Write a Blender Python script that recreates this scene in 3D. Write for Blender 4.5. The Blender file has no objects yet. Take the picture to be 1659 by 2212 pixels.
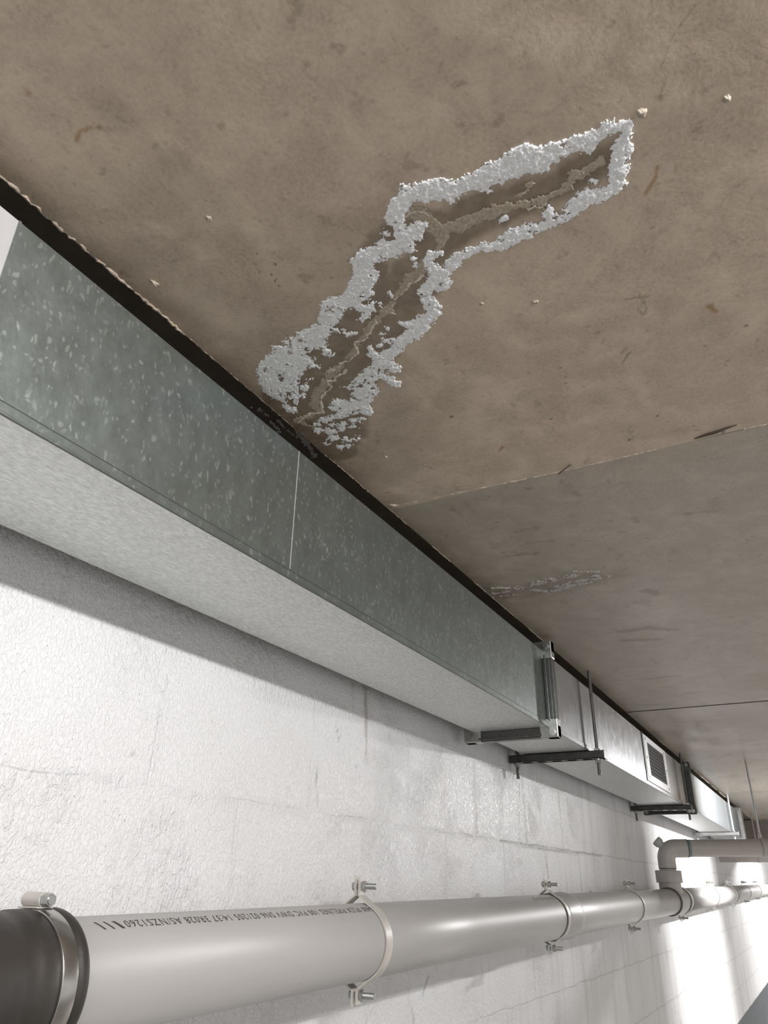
import bpy, bmesh, math, random
import numpy as np
from mathutils import Vector, Matrix
random.seed(7)
C = bpy.context.scene.collection
ZC = 1.85                       # camera height above the floor; geometry below is written relative to the camera
# ------------------------------------------------------------------ camera
ROT = np.array([[0.4778767, -0.8782626, 0.0169911], [0.401845, 0.2013684, -0.8932924], [0.7811239, 0.4337114, 0.4491547]])
F = 1591.268
cd = bpy.data.cameras.new('camera'); cam = bpy.data.objects.new('camera', cd); C.objects.link(cam)
cd.sensor_fit = 'VERTICAL'; cd.sensor_height = 36.0; cd.lens = F/2212*36.0
cd.clip_start = 0.01; cd.clip_end = 100
m = Matrix.Identity(4)
for i in range(3):
    m[i][0] = ROT[0][i]; m[i][1] = -ROT[1][i]; m[i][2] = -ROT[2][i]
m[2][3] = ZC
cam.matrix_world = m
bpy.context.scene.camera = cam
vs = bpy.context.scene.view_settings
vs.view_transform = 'Standard'; vs.look = 'None'; vs.gamma = 1.0; vs.use_curve_mapping = False
vs.exposure = 0.0
# ------------------------------------------------------------------ world and lamps
w = bpy.data.worlds.new('world'); bpy.context.scene.world = w; w.use_nodes = True
bg = w.node_tree.nodes['Background']; bg.inputs[0].default_value = (0.99, 0.99, 0.985, 1); bg.inputs[1].default_value = 0.80
def area(name, loc, aim, sx, sy, power, col=(1, 0.995, 0.99), spread=180):
    d = bpy.data.lights.new(name, 'AREA'); d.shape = 'RECTANGLE'; d.size = sx; d.size_y = sy
    d.energy = power; d.color = col; d.spread = math.radians(spread)
    o = bpy.data.objects.new(name, d); C.objects.link(o)
    f = (Vector(aim)-Vector(loc)).normalized(); x = Vector((1, 0, 0)); x = (x-f*x.dot(f)).normalized(); z = -f; y = z.cross(x)
    M = Matrix((x, y, z)).transposed().to_4x4(); M.translation = Vector(loc)+Vector((0, 0, ZC)); o.matrix_world = M
    return o
area('tube_lamp', (-0.1, -0.70, 0.585), (-0.1, 0.805, -0.25), 1.2, 0.04, 38)
area('tube_lamp', (5.75, -0.70, 0.585), (5.75, 0.805, -0.8), 0.45, 0.04, 150)
area('tube_lamp', (10.5, -0.70, 0.585), (10.5, 0.805, -0.8), 1.2, 0.04, 120)

def ray(q):
    v = np.array([q[0]-829.5, q[1]-1106.0, F]); d = ROT.T@v
    return d/np.linalg.norm(d)
def onY(q, y): d = ray(q); return d*(y/d[1])
def onZ(q, z): d = ray(q); return d*(z/d[2])
CZ = 0.595                      # ceiling
WY = 0.805                      # wall plane
DY0, DY1, DZ0, DZ1 = 0.5543, 0.755, 0.3588, 0.5574   # duct section
# ------------------------------------------------------------------ numpy noise
def vnoise(x, y, seed):
    r = np.random.RandomState(seed).rand(256, 256)
    xi = np.floor(x).astype(int); yi = np.floor(y).astype(int); fx = x-xi; fy = y-yi
    fx = fx*fx*(3-2*fx); fy = fy*fy*(3-2*fy)
    a = r[xi % 256, yi % 256]; b = r[(xi+1) % 256, yi % 256]; c = r[xi % 256, (yi+1) % 256]; d = r[(xi+1) % 256, (yi+1) % 256]
    return ((a*(1-fx)+b*fx)*(1-fy)+(c*(1-fx)+d*fx)*fy)*2-1
def fbm(x, y, scale, seed, octv=4, gain=0.55):
    s = 0; a = 1; t = 0
    for k in range(octv):
        s = s+a*vnoise(x*scale*(2**k)+37.1*k, y*scale*(2**k)+11.7*k, seed+k); t += a; a *= gain
    return s/t
# ------------------------------------------------------------------ materials
def mat(name):
    m_ = bpy.data.materials.new(name); m_.use_nodes = True; nt = m_.node_tree
    return m_, nt, nt.nodes['Principled BSDF']
def N(nt, t, **kw):
    n = nt.nodes.new(t)
    for k, v in kw.items(): setattr(n, k, v)
    return n
def noise(nt, vec, scale, detail=4, rough=0.55, dist=0.0):
    n = N(nt, 'ShaderNodeTexNoise'); n.inputs['Scale'].default_value = scale; n.inputs['Detail'].default_value = detail
    n.inputs['Roughness'].default_value = rough; n.inputs['Distortion'].default_value = dist
    if vec: nt.links.new(vec, n.inputs['Vector'])
    return n.outputs['Fac']
def coords(nt, scale=(1, 1, 1), loc=(0, 0, 0), rot=(0, 0, 0)):
    tc = N(nt, 'ShaderNodeTexCoord'); mp = N(nt, 'ShaderNodeMapping')
    mp.inputs['Scale'].default_value = scale; mp.inputs['Location'].default_value = loc; mp.inputs['Rotation'].default_value = rot
    nt.links.new(tc.outputs['Object'], mp.inputs['Vector']); return mp.outputs['Vector']
def remap(nt, v, a, b, c=0.0, d=1.0):
    n = N(nt, 'ShaderNodeMapRange'); n.inputs[1].default_value = a; n.inputs[2].default_value = b
    n.inputs[3].default_value = c; n.inputs[4].default_value = d; nt.links.new(v, n.inputs[0]); return n.outputs[0]
def math_(nt, op, a, b=None):
    n = N(nt, 'ShaderNodeMath', operation=op)
    for i, v in enumerate((a, b)):
        if v is None: continue
        if isinstance(v, (int, float)): n.inputs[i].default_value = v
        else: nt.links.new(v, n.inputs[i])
    return n.outputs[0]
def mix(nt, f, a, b):
    n = N(nt, 'ShaderNodeMix', data_type='RGBA')
    for s, v in ((n.inputs[0], f), (n.inputs[6], a), (n.inputs[7], b)):
        if isinstance(v, (tuple, list)): s.default_value = (*v, 1) if len(v) == 3 else v
        elif isinstance(v, (int, float)): s.default_value = v
        else: nt.links.new(v, s)
    return n.outputs[2]
def attr(nt, name):
    a = N(nt, 'ShaderNodeAttribute'); a.attribute_name = name; return a.outputs['Fac']
def bump(nt, h, dist, strength=1.0, prev=None):
    b = N(nt, 'ShaderNodeBump'); b.inputs['Distance'].default_value = dist; b.inputs['Strength'].default_value = strength
    nt.links.new(h, b.inputs['Height'])
    if prev: nt.links.new(prev, b.inputs['Normal'])
    return b.outputs['Normal']
def simple(name, col, rough=0.5, metal=0.0, var=0.0, scale=30, bmp=0.0, bscale=200, coat=0.0):
    m_, nt, p = mat(name)
    v = coords(nt)
    if var:
        f = noise(nt, v, scale); lo = tuple(c*(1-var) for c in col); hi = tuple(min(1, c*(1+var)) for c in col)
        nt.links.new(mix(nt, remap(nt, f, .3, .7), lo, hi), p.inputs['Base Color'])
    else: p.inputs['Base Color'].default_value = (*col, 1)
    p.inputs['Roughness'].default_value = rough; p.inputs['Metallic'].default_value = metal
    if coat: p.inputs['Coat Weight'].default_value = coat
    if bmp: nt.links.new(bump(nt, noise(nt, v, bscale), bmp), p.inputs['Normal'])
    return m_
def concrete(name, base, dark, light, glo=0.0, stain=(0.115, 0.078, 0.045)):
    m_, nt, p = mat(name); v = coords(nt)
    v2 = coords(nt, (1, .35, 1), rot=(0, 0, .35))
    big = noise(nt, v, 3.2, 6, .6); mid = noise(nt, v, 17, 6, .62, .4); fine = noise(nt, v, 260, 3, .6); strk = noise(nt, v2, 42, 5, .7, .6)
    c = mix(nt, remap(nt, big, .32, .68), dark, base)
    c = mix(nt, math_(nt, 'MULTIPLY', remap(nt, mid, .42, .66), .75), c, light)
    c = mix(nt, math_(nt, 'MULTIPLY', remap(nt, strk, .56, .74), .45), c, dark)
    spots = noise(nt, v, 46, 2, .5); c = mix(nt, math_(nt, 'MULTIPLY', remap(nt, spots, .66, .74), .5), c, tuple(x*.55 for x in dark))
    c = mix(nt, remap(nt, fine, .3, .7, 0, .3), c, tuple(x*1.3 for x in light))
    pits = noise(nt, v, 120, 3, .6); c = mix(nt, math_(nt, 'MULTIPLY', remap(nt, pits, .60, .74), .35), c, tuple(x*.6 for x in dark))
    c = mix(nt, attr(nt, 'stain'), c, stain)
    c = mix(nt, attr(nt, 'rust'), c, (0.3, 0.155, 0.05))
    c = mix(nt, attr(nt, 'dark'), c, tuple(x*.32 for x in dark))
    c = mix(nt, attr(nt, 'pale'), c, (0.46, 0.41, 0.35))
    nt.links.new(c, p.inputs['Base Color'])
    r = math_(nt, 'ADD', remap(nt, big, .35, .65, .44-glo, .62-glo), math_(nt, 'MULTIPLY', mid, .12))
    r = math_(nt, 'SUBTRACT', r, math_(nt, 'MULTIPLY', attr(nt, 'stain'), .12))
    nt.links.new(r, p.inputs['Roughness'])
    h = math_(nt, 'ADD', math_(nt, 'MULTIPLY', mid, .7), math_(nt, 'MULTIPLY', fine, .12))
    nt.links.new(bump(nt, h, .0015, .8), p.inputs['Normal'])
    return m_
M_ceil1 = concrete('ceiling_concrete_brown', (0.479, 0.390, 0.307), (0.376, 0.298, 0.230), (0.585, 0.485, 0.387))
M_ceil2 = concrete('ceiling_concrete_grey', (0.367, 0.315, 0.256), (0.290, 0.246, 0.197), (0.444, 0.389, 0.319), .19)
M_recess_shade = concrete('recess_concrete_shaded', (0.12, 0.095, 0.075), (0.08, 0.062, 0.05), (0.16, 0.13, 0.1))  # slab concrete painted dark for the shade in the recess
M_beam = concrete('beam_concrete', (0.10, 0.08, 0.062), (0.07, 0.055, 0.043), (0.13, 0.105, 0.085))
M_floor = concrete('floor_concrete', (0.60, 0.585, 0.555), (0.54, 0.52, 0.49), (0.66, 0.64, 0.61))
def wall_mat():
    m_, nt, p = mat('painted_block'); v = coords(nt)
    tc = N(nt, 'ShaderNodeTexCoord'); sx = N(nt, 'ShaderNodeSeparateXYZ'); nt.links.new(tc.outputs['Object'], sx.inputs[0])
    wob = noise(nt, v, 9, 3, .5)
    cx_ = N(nt, 'ShaderNodeCombineXYZ')
    nt.links.new(math_(nt, 'ADD', math_(nt, 'SUBTRACT', sx.outputs[0], .79), math_(nt, 'MULTIPLY', math_(nt, 'SUBTRACT', wob, .5), .022)), cx_.inputs[0])
    nt.links.new(math_(nt, 'ADD', math_(nt, 'ADD', sx.outputs[2], .088+10), math_(nt, 'MULTIPLY', math_(nt, 'SUBTRACT', wob, .5), .018)), cx_.inputs[1])
    br = N(nt, 'ShaderNodeTexBrick'); br.offset = .5; br.offset_frequency = 2; br.squash = 1
    nt.links.new(cx_.outputs[0], br.inputs['Vector'])
    for k, q in (('Scale', 1), ('Mortar Size', .004), ('Mortar Smooth', .9), ('Brick Width', .4), ('Row Height', .2)): br.inputs[k].default_value = q
    mort = br.outputs['Fac']
    br2 = N(nt, 'ShaderNodeTexBrick'); br2.offset = .5; br2.offset_frequency = 2
    nt.links.new(cx_.outputs[0], br2.inputs['Vector'])
    for k, q in (('Scale', 1), ('Mortar Size', .018), ('Mortar Smooth', 1.0), ('Brick Width', .4), ('Row Height', .2)): br2.inputs[k].default_value = q
    vf = coords(nt, (1.25, 1, .8))
    n1 = noise(nt, vf, 190, 3, .5, .9); n2 = noise(nt, vf, 75, 4, .6, .8); rough_m = remap(nt, noise(nt, v, 6.5, 4, .6, .3), .52, .64)
    broad = remap(nt, noise(nt, v, 11, 3, .5), .3, .7)
    rm = math_(nt, 'MAXIMUM', rough_m, math_(nt, 'MULTIPLY', br2.outputs['Fac'], broad))
    h = math_(nt, 'ADD', remap(nt, n1, .42, .62, 0, .5), math_(nt, 'MULTIPLY', remap(nt, n2, .42, .62), math_(nt, 'ADD', .12, math_(nt, 'MULTIPLY', rm, 1.25))))
    h = math_(nt, 'SUBTRACT', h, math_(nt, 'MULTIPLY', mort, remap(nt, noise(nt, v, 14, 2), .4, .65, 0, 1.0)))
    nt.links.new(bump(nt, h, .003, .62), p.inputs['Normal'])
    dirt = remap(nt, noise(nt, coords(nt, (1, 1, .16)), 13, 5, .6), .52, .72)
    far = remap(nt, sx.outputs[0], 1.5, 2.6)
    base = mix(nt, remap(nt, noise(nt, v, 4, 4), .35, .7), (0.78, 0.77, 0.775), (0.83, 0.825, 0.835))
    base = mix(nt, math_(nt, 'MULTIPLY', math_(nt, 'MULTIPLY', dirt, far), .38), base, (0.42, 0.405, 0.40))
    pin = remap(nt, noise(nt, vf, 230, 1), .735, .76)
    base = mix(nt, math_(nt, 'MULTIPLY', pin, .6), base, (0.2, .19, .18))
    base = mix(nt, math_(nt, 'MULTIPLY', math_(nt, 'MULTIPLY', mort, far), .35), base, (0.35, 0.33, 0.31))
    base = mix(nt, attr(nt, 'rust'), base, (0.36, 0.27, 0.2))
    base = mix(nt, attr(nt, 'dark'), base, (0.12, 0.115, 0.11))
    edge = math_(nt, 'ADD', -.865, math_(nt, 'MULTIPLY', math_(nt, 'SUBTRACT', noise(nt, v, 8, 3), .5), .012))
    dado = math_(nt, 'LESS_THAN', sx.outputs[2], edge)
    nt.links.new(mix(nt, dado, base, (0.045, 0.056, 0.066)), p.inputs['Base Color'])
    p.inputs['Roughness'].default_value = .42
    return m_
M_wall = wall_mat()
def galv(name, base=(0.36, 0.385, 0.375), flake=(0.62, 0.65, 0.64), rough=.42, metal=.65, fl=1.0, streak=0.0, mo=.07, grain=0.0):
    m_, nt, p = mat(name); v = coords(nt, (1.0, 1, .62), rot=(0, .25, 0))
    vo = N(nt, 'ShaderNodeTexVoronoi'); vo.inputs['Scale'].default_value = 185; vo.inputs['Randomness'].default_value = 1
    ds = N(nt, 'ShaderNodeVectorMath', operation='ADD'); nz = N(nt, 'ShaderNodeTexNoise'); nz.inputs['Scale'].default_value = 60
    sc = N(nt, 'ShaderNodeVectorMath', operation='SCALE'); sc.inputs['Scale'].default_value = .018
    nt.links.new(v, nz.inputs['Vector']); nt.links.new(nz.outputs['Color'], sc.inputs[0]); nt.links.new(v, ds.inputs[0]); nt.links.new(sc.outputs[0], ds.inputs[1])
    nt.links.new(ds.outputs[0], vo.inputs['Vector'])
    sep = N(nt, 'ShaderNodeSeparateColor'); nt.links.new(vo.outputs['Color'], sep.inputs[0])
    r1 = sep.outputs[0]; core = remap(nt, vo.outputs['Distance'], .30, .52, 1, 0)
    f = math_(nt, 'MULTIPLY', remap(nt, r1, .62, .98), core)
    mott = remap(nt, noise(nt, v, 38, 5, .65), .35, .68)
    big = remap(nt, noise(nt, coords(nt), 3.0, 3), .3, .7)
    c = mix(nt, mott, tuple(x*(1-mo) for x in base), tuple(x*(1+mo) for x in base))
    c = mix(nt, math_(nt, 'MULTIPLY', big, .3), c, tuple(x*.85 for x in base))
    c = mix(nt, math_(nt, 'MULTIPLY', f, .75*fl), c, flake)
    if grain:
        gr = noise(nt, coords(nt, (.45, 1, 1), rot=(0, 0, .25)), 210, 4, .75, .6); c = mix(nt, remap(nt, gr, .38, .62, grain, 0), c, tuple(x*.45 for x in base))
    nt.links.new(c, p.inputs['Base Color']); p.inputs['Metallic'].default_value = metal
    r = math_(nt, 'ADD', rough, math_(nt, 'MULTIPLY', math_(nt, 'SUBTRACT', mott, .5), .05))
    nt.links.new(r, p.inputs['Roughness'])
    if streak:
        st = noise(nt, coords(nt, (1, 1, .06)), 70, 3, .6)
        nt.links.new(bump(nt, st, .0012, streak), p.inputs['Normal'])
    else: nt.links.new(bump(nt, noise(nt, v, 120, 3), .0004, .5), p.inputs['Normal'])
    return m_
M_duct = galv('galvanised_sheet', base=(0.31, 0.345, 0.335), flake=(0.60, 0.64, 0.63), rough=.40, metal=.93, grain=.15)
M_duct2 = galv('galvanised_sheet_brushed', base=(0.42, 0.43, 0.45), rough=.25, metal=.95, fl=.12, streak=.12)
M_duct3 = galv('galvanised_sheet_far', base=(0.34, 0.36, 0.375), rough=.38, metal=.93, fl=.1)
M_bottom_lit = galv('galvanised_underside_lit', base=(0.78, 0.8, 0.79), flake=(.9, .92, .92), rough=.42, metal=.5, fl=.3, grain=.5)  # lighter than the front sheet: bounced light put into the colour
M_bottom3_lit = galv('galvanised_underside_far_lit', base=(0.45, 0.46, 0.46), rough=.45, metal=.6, fl=.1)  # far underside, bounced light painted in more weakly
M_pale = simple('pale_zinc_sheet', (0.5, 0.49, 0.49), .5, .4, .06, 20)
M_flange = galv('rolled_flange_steel', base=(0.13, 0.13, 0.125), rough=.28, metal=.9, fl=.1)
M_plate = galv('corner_plate_steel', base=(0.5, 0.5, 0.48), rough=.3, metal=.9, fl=.2)
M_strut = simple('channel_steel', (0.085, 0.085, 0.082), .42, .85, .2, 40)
M_strut_lit = simple('channel_steel_lit', (0.5, 0.5, 0.5), .4, .8, .1, 40)  # lit copy of the channel steel, far-end light put into the colour
M_rod = simple('threaded_rod_steel', (0.13, 0.125, 0.12), .4, .8, .2, 60)
M_bolt = simple('zinc_bolt_steel', (0.42, 0.42, 0.41), .35, .9, .15, 80)
M_bright = simple('bright_bolt_head', (0.75, 0.75, 0.73), .3, .7)
M_vent = simple('white_powder_coat', (0.80, 0.80, 0.81), .4, .0, .03, 30)
M_black = simple('opening_shade', (0.012, 0.01, 0.01), .8, .0)
M_slat = simple('louvre_slat', (0.035, 0.03, 0.03), .6, .0)
M_screw = simple('screw_head', (0.25, 0.25, 0.25), .4, .6)
def pvc(name, col=(0.40, 0.385, 0.375)):
    m_, nt, p = mat(name); v = coords(nt, (.15, 1, 1))
    c = mix(nt, remap(nt, noise(nt, v, 30, 4), .3, .7), tuple(x*.97 for x in col), tuple(x*1.03 for x in col))
    sc = noise(nt, coords(nt, (.4, 1, 1)), 60, 2); c = mix(nt, remap(nt, sc, .73, .76, 0, .35), c, (0.28, .26, .25))
    nt.links.new(c, p.inputs['Base Color'])
    nt.links.new(remap(nt, noise(nt, v, 12, 3), .3, .7, .33, .43), p.inputs['Roughness'])
    nt.links.new(bump(nt, noise(nt, v, 90, 3), .0003, .3), p.inputs['Normal'])
    return m_
M_pvc = pvc('grey_pvc'); M_pvc2 = pvc('grey_pvc_branch', (0.52, 0.485, 0.455))
M_ink = simple('printed_ink', (0.05, 0.045, 0.045), .6)
M_rubber = simple('black_rubber', (0.028, 0.024, 0.021), .48, 0, .35, 14, .0006, 60)
M_band = simple('stainless_band', (0.42, 0.4, 0.38), .25, .95, .2, 30)
M_strap = simple('cream_strap', (0.56, 0.53, 0.49), .38, .1, .08, 40)
M_cyan = simple('blue_primer', (0.2, 0.28, 0.3), .5)
M_glue = simple('joint_shadow_gap', (0.1, 0.095, 0.09), .6)
M_cap = simple('cap_pvc', (0.5, 0.5, 0.49), .4)
M_mortar = simple('mortar_burr', (0.40, 0.33, 0.26), .8, 0, .3, 120, .002, 200)
M_wire = simple('rusty_wire', (0.05, 0.035, 0.025), .7, .2)
M_stone = simple('concrete_nub', (0.33, 0.285, 0.23), .8, 0, .3, 90, .002, 160)
def crust_mat(name, lo, hi, sss=0.0):
    m_, nt, p = mat(name); v = coords(nt)
    f = noise(nt, v, 420, 4, .7); g = noise(nt, v, 60, 4, .6)
    c = mix(nt, remap(nt, f, .36, .6), lo, hi); c = mix(nt, remap(nt, g, .55, .8, 0, .4), c, lo)
    nt.links.new(c, p.inputs['Base Color']); p.inputs['Roughness'].default_value = .38
    nt.links.new(bump(nt, f, .0014, .75), p.inputs['Normal'])
    return m_
M_crust = crust_mat('white_salt_crust', (0.70, 0.70, 0.71), (0.95, 0.96, 0.98))
M_crust2 = crust_mat('beige_lime_film', (0.29, 0.235, 0.17), (0.46, 0.39, 0.31))
M_crust3 = crust_mat('thin_grey_salt', (0.36, 0.33, 0.30), (0.55, 0.53, 0.51))
# ------------------------------------------------------------------ mesh builder
class MB:
    def __init__(s): s.v = []; s.f = []; s.sm = []
    def add(s, vs_, fs, smooth=False):
        b = len(s.v); s.v += [tuple(float(c) for c in q) for q in vs_]; s.f += [tuple(b+i for i in f) for f in fs]; s.sm += [smooth]*len(fs); return s
    def box(s, x0, x1, y0, y1, z0, z1, bv=0.0):
        bm = bmesh.new(); bmesh.ops.create_cube(bm, size=1)
        for q in bm.verts: q.co = Vector(((x0+x1)/2+q.co.x*(x1-x0), (y0+y1)/2+q.co.y*(y1-y0), (z0+z1)/2+q.co.z*(z1-z0)))
        if bv: bmesh.ops.bevel(bm, geom=bm.edges[:], offset=bv, segments=2, affect='EDGES', profile=.5)
        bm.verts.index_update(); s.add([q.co[:] for q in bm.verts], [[q.index for q in f.verts] for f in bm.faces]); bm.free(); return s
    def lathe(s, prof, a, d, n=48, a0=0, a1=2*math.pi, caps=False):
        # prof: list of (t along axis, radius); axis point a, direction d
        d = Vector(d).normalized(); u = Vector((0, 0, 1)) if abs(d.z) < .9 else Vector((0, 1, 0)); u = (u-d*u.dot(d)).normalized(); w_ = d.cross(u); a = Vector(a)
        full = abs(a1-a0-2*math.pi) < 1e-6; k = n if full else n+1; vs_ = []
        for t, r in prof:
            for i in range(k):
                th = a0+(a1-a0)*i/n; vs_.append((a+d*t+u*(r*math.cos(th))+w_*(r*math.sin(th)))[:])
        fs = []
        for j in range(len(prof)-1):
            for i in range(n if not full else k):
                i2 = (i+1) % k if full else i+1
                if not full and i2 >= k: continue
                fs.append((j*k+i, j*k+i2, (j+1)*k+i2, (j+1)*k+i))
        s.add(vs_, fs, True)
        if caps:
            for j, rev in ((0, True), (len(prof)-1, False)):
                ring = [vs_[j*k+i] for i in range(k)]
                s.add(ring, [tuple(range(k))[::-1] if rev else tuple(range(k))])
        return s
    def cyl(s, a, b, r, n=20, smooth=True):
        a = Vector(a); b = Vector(b); L = (b-a).length
        s.lathe([(0, r), (L, r)], a, b-a, n, caps=True)
        if not smooth: s.sm = [False]*len(s.sm)
        return s
    def path(s, pts, r, n=20, caps=True):
        pts = [Vector(q) for q in pts]; vs_ = []; prev = None
        for i, q in enumerate(pts):
            t = (pts[min(i+1, len(pts)-1)]-pts[max(i-1, 0)]).normalized()
            if prev is None: u = Vector((0, 0, 1)) if abs(t.z) < .9 else Vector((0, 1, 0))
            else: u = prev
            u = (u-t*u.dot(t)).normalized(); prev = u; w_ = t.cross(u); rr = r[i] if isinstance(r, (list, tuple)) else r
            for k in range(n):
                th = 2*math.pi*k/n; vs_.append((q+u*rr*math.cos(th)+w_*rr*math.sin(th))[:])
        fs = [(j*n+i, j*n+(i+1) % n, (j+1)*n+(i+1) % n, (j+1)*n+i) for j in range(len(pts)-1) for i in range(n)]
        s.add(vs_, fs, True)
        if caps: s.add(vs_[:n], [tuple(range(n))[::-1]]); s.add(vs_[-n:], [tuple(range(n))])
        return s
    def ribbon(s, prof2, x0, x1, thick):
        # profile polyline in (y,z) with a thickness, swept along x; open strap
        vs_ = []; n = len(prof2); P = [Vector((0, q[0], q[1])) for q in prof2]
        for i, q in enumerate(P):
            t = (P[min(i+1, n-1)]-P[max(i-1, 0)]).normalized(); nn = Vector((0, -t.z, t.y))
            for x, o in ((x0, 0), (x1, 0), (x1, thick), (x0, thick)):
                vs_.append((x, q.y+nn.y*o, q.z+nn.z*o))
        fs = []
        for i in range(n-1):
            for k in range(4): fs.append((i*4+k, i*4+(k+1) % 4, (i+1)*4+(k+1) % 4, (i+1)*4+k))
        fs += [(3, 2, 1, 0), tuple((n-1)*4+k for k in range(4))]
        return s.add(vs_, fs)
    def build(s, name, m_, parent=None, base=None, label=None):
        me = bpy.data.meshes.new(name)
        b = Vector(base) if base is not None else (Vector(parent['_b']) if parent is not None else Vector((0, 0, 0)))
        me.from_pydata([(q[0]-b.x, q[1]-b.y, q[2]-b.z) for q in s.v], [], s.f); me.validate()
        if len(me.polygons) == len(s.sm): me.polygons.foreach_set('use_smooth', s.sm)
        bm = bmesh.new(); bm.from_mesh(me); bmesh.ops.recalc_face_normals(bm, faces=bm.faces); bm.to_mesh(me); bm.free()
        me.materials.append(m_)
        o = bpy.data.objects.new(name, me); C.objects.link(o)
        o['_b'] = tuple(b)
        if parent is not None: o.parent = parent
        else: o.location = (b.x, b.y, b.z+ZC)
        if label: o['label'] = label
        return o
def thing(name, label, cat, base, group=None):
    o = bpy.data.objects.new(name, None); C.objects.link(o); o.empty_display_size = .05
    o.location = (base[0], base[1], base[2]+ZC); o['_b'] = tuple(float(q) for q in base)
    o['label'] = label; o['category'] = cat
    if group: o['group'] = group
    return o
def tag(o, label, cat, group=None, kind=None):
    o['label'] = label; o['category'] = cat
    if group: o['group'] = group
    if kind: o['kind'] = kind
    return o
def struct(o): o['kind'] = 'structure'; return o
# ------------------------------------------------------------------ marks drawn on a surface grid
def seg_field(X, Y, pts, conv):
    # pts: list of (px,py,rpx) polyline; returns signed (r-d) in metres, positive inside
    P = [(*conv((p[0], p[1])), p[2]) for p in pts]
    out = np.full(X.shape, -1.0)
    for i in range(max(1, len(P)-1)):
        a = P[i]; b = P[min(i+1, len(P)-1)]
        x0 = min(a[0], b[0])-.15; x1 = max(a[0], b[0])+.15; y0 = min(a[1], b[1])-.15; y1 = max(a[1], b[1])+.15
        sel = (X > x0) & (X < x1) & (Y > y0) & (Y < y1)
        if not sel.any(): continue
        xs = X[sel]; ys = Y[sel]; dx = b[0]-a[0]; dy = b[1]-a[1]; L = dx*dx+dy*dy+1e-12
        t = np.clip(((xs-a[0])*dx+(ys-a[1])*dy)/L, 0, 1)
        d = np.hypot(xs-a[0]-t*dx, ys-a[1]-t*dy); r = a[2]+(b[2]-a[2])*t
        out[sel] = np.maximum(out[sel], r-d)
    return out
def cz(q): p = onZ(q, CZ); return p[0], p[1]
def pxm(q): # metres per pixel on the ceiling at q (mean)
    a = np.array(cz(q)); b = np.array(cz((q[0]+4, q[1]))); c = np.array(cz((q[0], q[1]+4)))
    return math.sqrt(abs(np.cross(b-a, c-a)))/4
def conv_r(poly): return [(q[0], q[1], q[2]*pxm((q[0], q[1]))) for q in poly]
BANDS = [
 [(1352,268,7),(1325,272,12),(1300,285,12),(1270,302,17),(1235,315,19),(1200,325,21),(1160,345,26),(1130,345,30),(1100,358,28),(1060,375,23),(1020,393,20),(990,403,18),(955,408,21),(920,413,21),(885,418,18),(862,442,17),(852,468,14),(872,490,7)],
 [(1170,350,14),(1182,358,4)],[(1270,305,10),(1278,320,6)],[(1040,400,6),(1050,412,4)],[(985,412,12),(975,425,8)],
 [(1352,270,9),(1345,310,13),(1338,340,17),(1335,370,18),(1330,393,9),(1322,412,8)],
 [(1335,398,11),(1302,418,15),(1262,431,17),(1229,461,12),(1205,474,10),(1175,488,10),(1133,500,16),(1109,512,15),(1076,531,11),(1039,533,7),(1003,548,8),(979,563,8)],
 [(1262,425,10),(1250,440,16),(1220,462,12)],[(1187,461,13),(1200,472,9)],
 [(914,486,8),(885,500,14),(873,506,16),(878,534,15),(840,534,12),(790,550,13),(781,567,16),(790,592,18),(781,628,20),(751,650,17),(717,664,18)],
 [(870,520,14),(900,508,6)],[(800,560,12),(850,545,10)],
 [(756,654,12),(790,665,9),(806,668,4)],[(717,679,18),(706,704,16),(673,726,20),(637,749,24),(609,776,24),(582,801,20),(582,826,18),(595,848,14),(623,859,14),(629,884,8)],
 [(717,706,8),(751,721,5),(764,718,3)],[(673,726,14),(695,749,11),(712,765,7)],[(637,749,20),(651,774,18),(623,804,18),(618,829,16),(630,855,9)],[(671,786,5),(688,792,3)],
 [(760,640,10),(770,615,12)],[(800,655,4),(790,680,6)],[(655,838,6),(662,836,4)],
 [(990,562,5),(982,572,8),(950,589,13),(934,612,12),(912,636,9),(928,651,12),(937,676,12),(914,696,15),(898,718,13),(867,737,12),(856,754,10),(823,779,12)],
 [(930,545,4),(928,573,7),(940,590,8)],[(955,590,8),(965,610,6),(956,622,5)],[(914,696,8),(881,701,8),(868,698,3)],[(867,737,8),(839,737,5),(830,732,2)],
 [(800,752,4),(806,760,8),(823,779,10),(851,796,9),(862,792,3)],[(823,779,8),(806,804,15),(790,826,18),(790,846,20),(776,865,18),(756,887,13),(729,898,8),(704,907,5)],
 [(806,804,8),(842,820,9),(858,828,5)],[(775,835,6),(745,838,3)],[(731,868,10),(722,880,7)],[(776,870,10),(795,890,8)],
]
BLOBS = [(684,916,5),(720,918,4),(741,915,6),(762,907,6),(700,906,5),(687,930,5),(714,930,8),(740,926,6),(762,921,5),(781,906,5),(719,945,7),(750,948,8),(770,946,6),(705,956,5),(733,964,6),(752,962,5),
 (833,502,5),(822,524,4),(896,558,3),(900,571,3),(935,555,5),(948,546,4),(822,656,3),(845,636,3),(780,690,4),(732,686,5),(876,718,2),(820,745,3),(824,720,4),(836,708,3),(651,852,3),(659,858,2),(668,820,3),(1252,376,3),(1281,393,3),(1089,474,4),(1092,467,3)]
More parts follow.
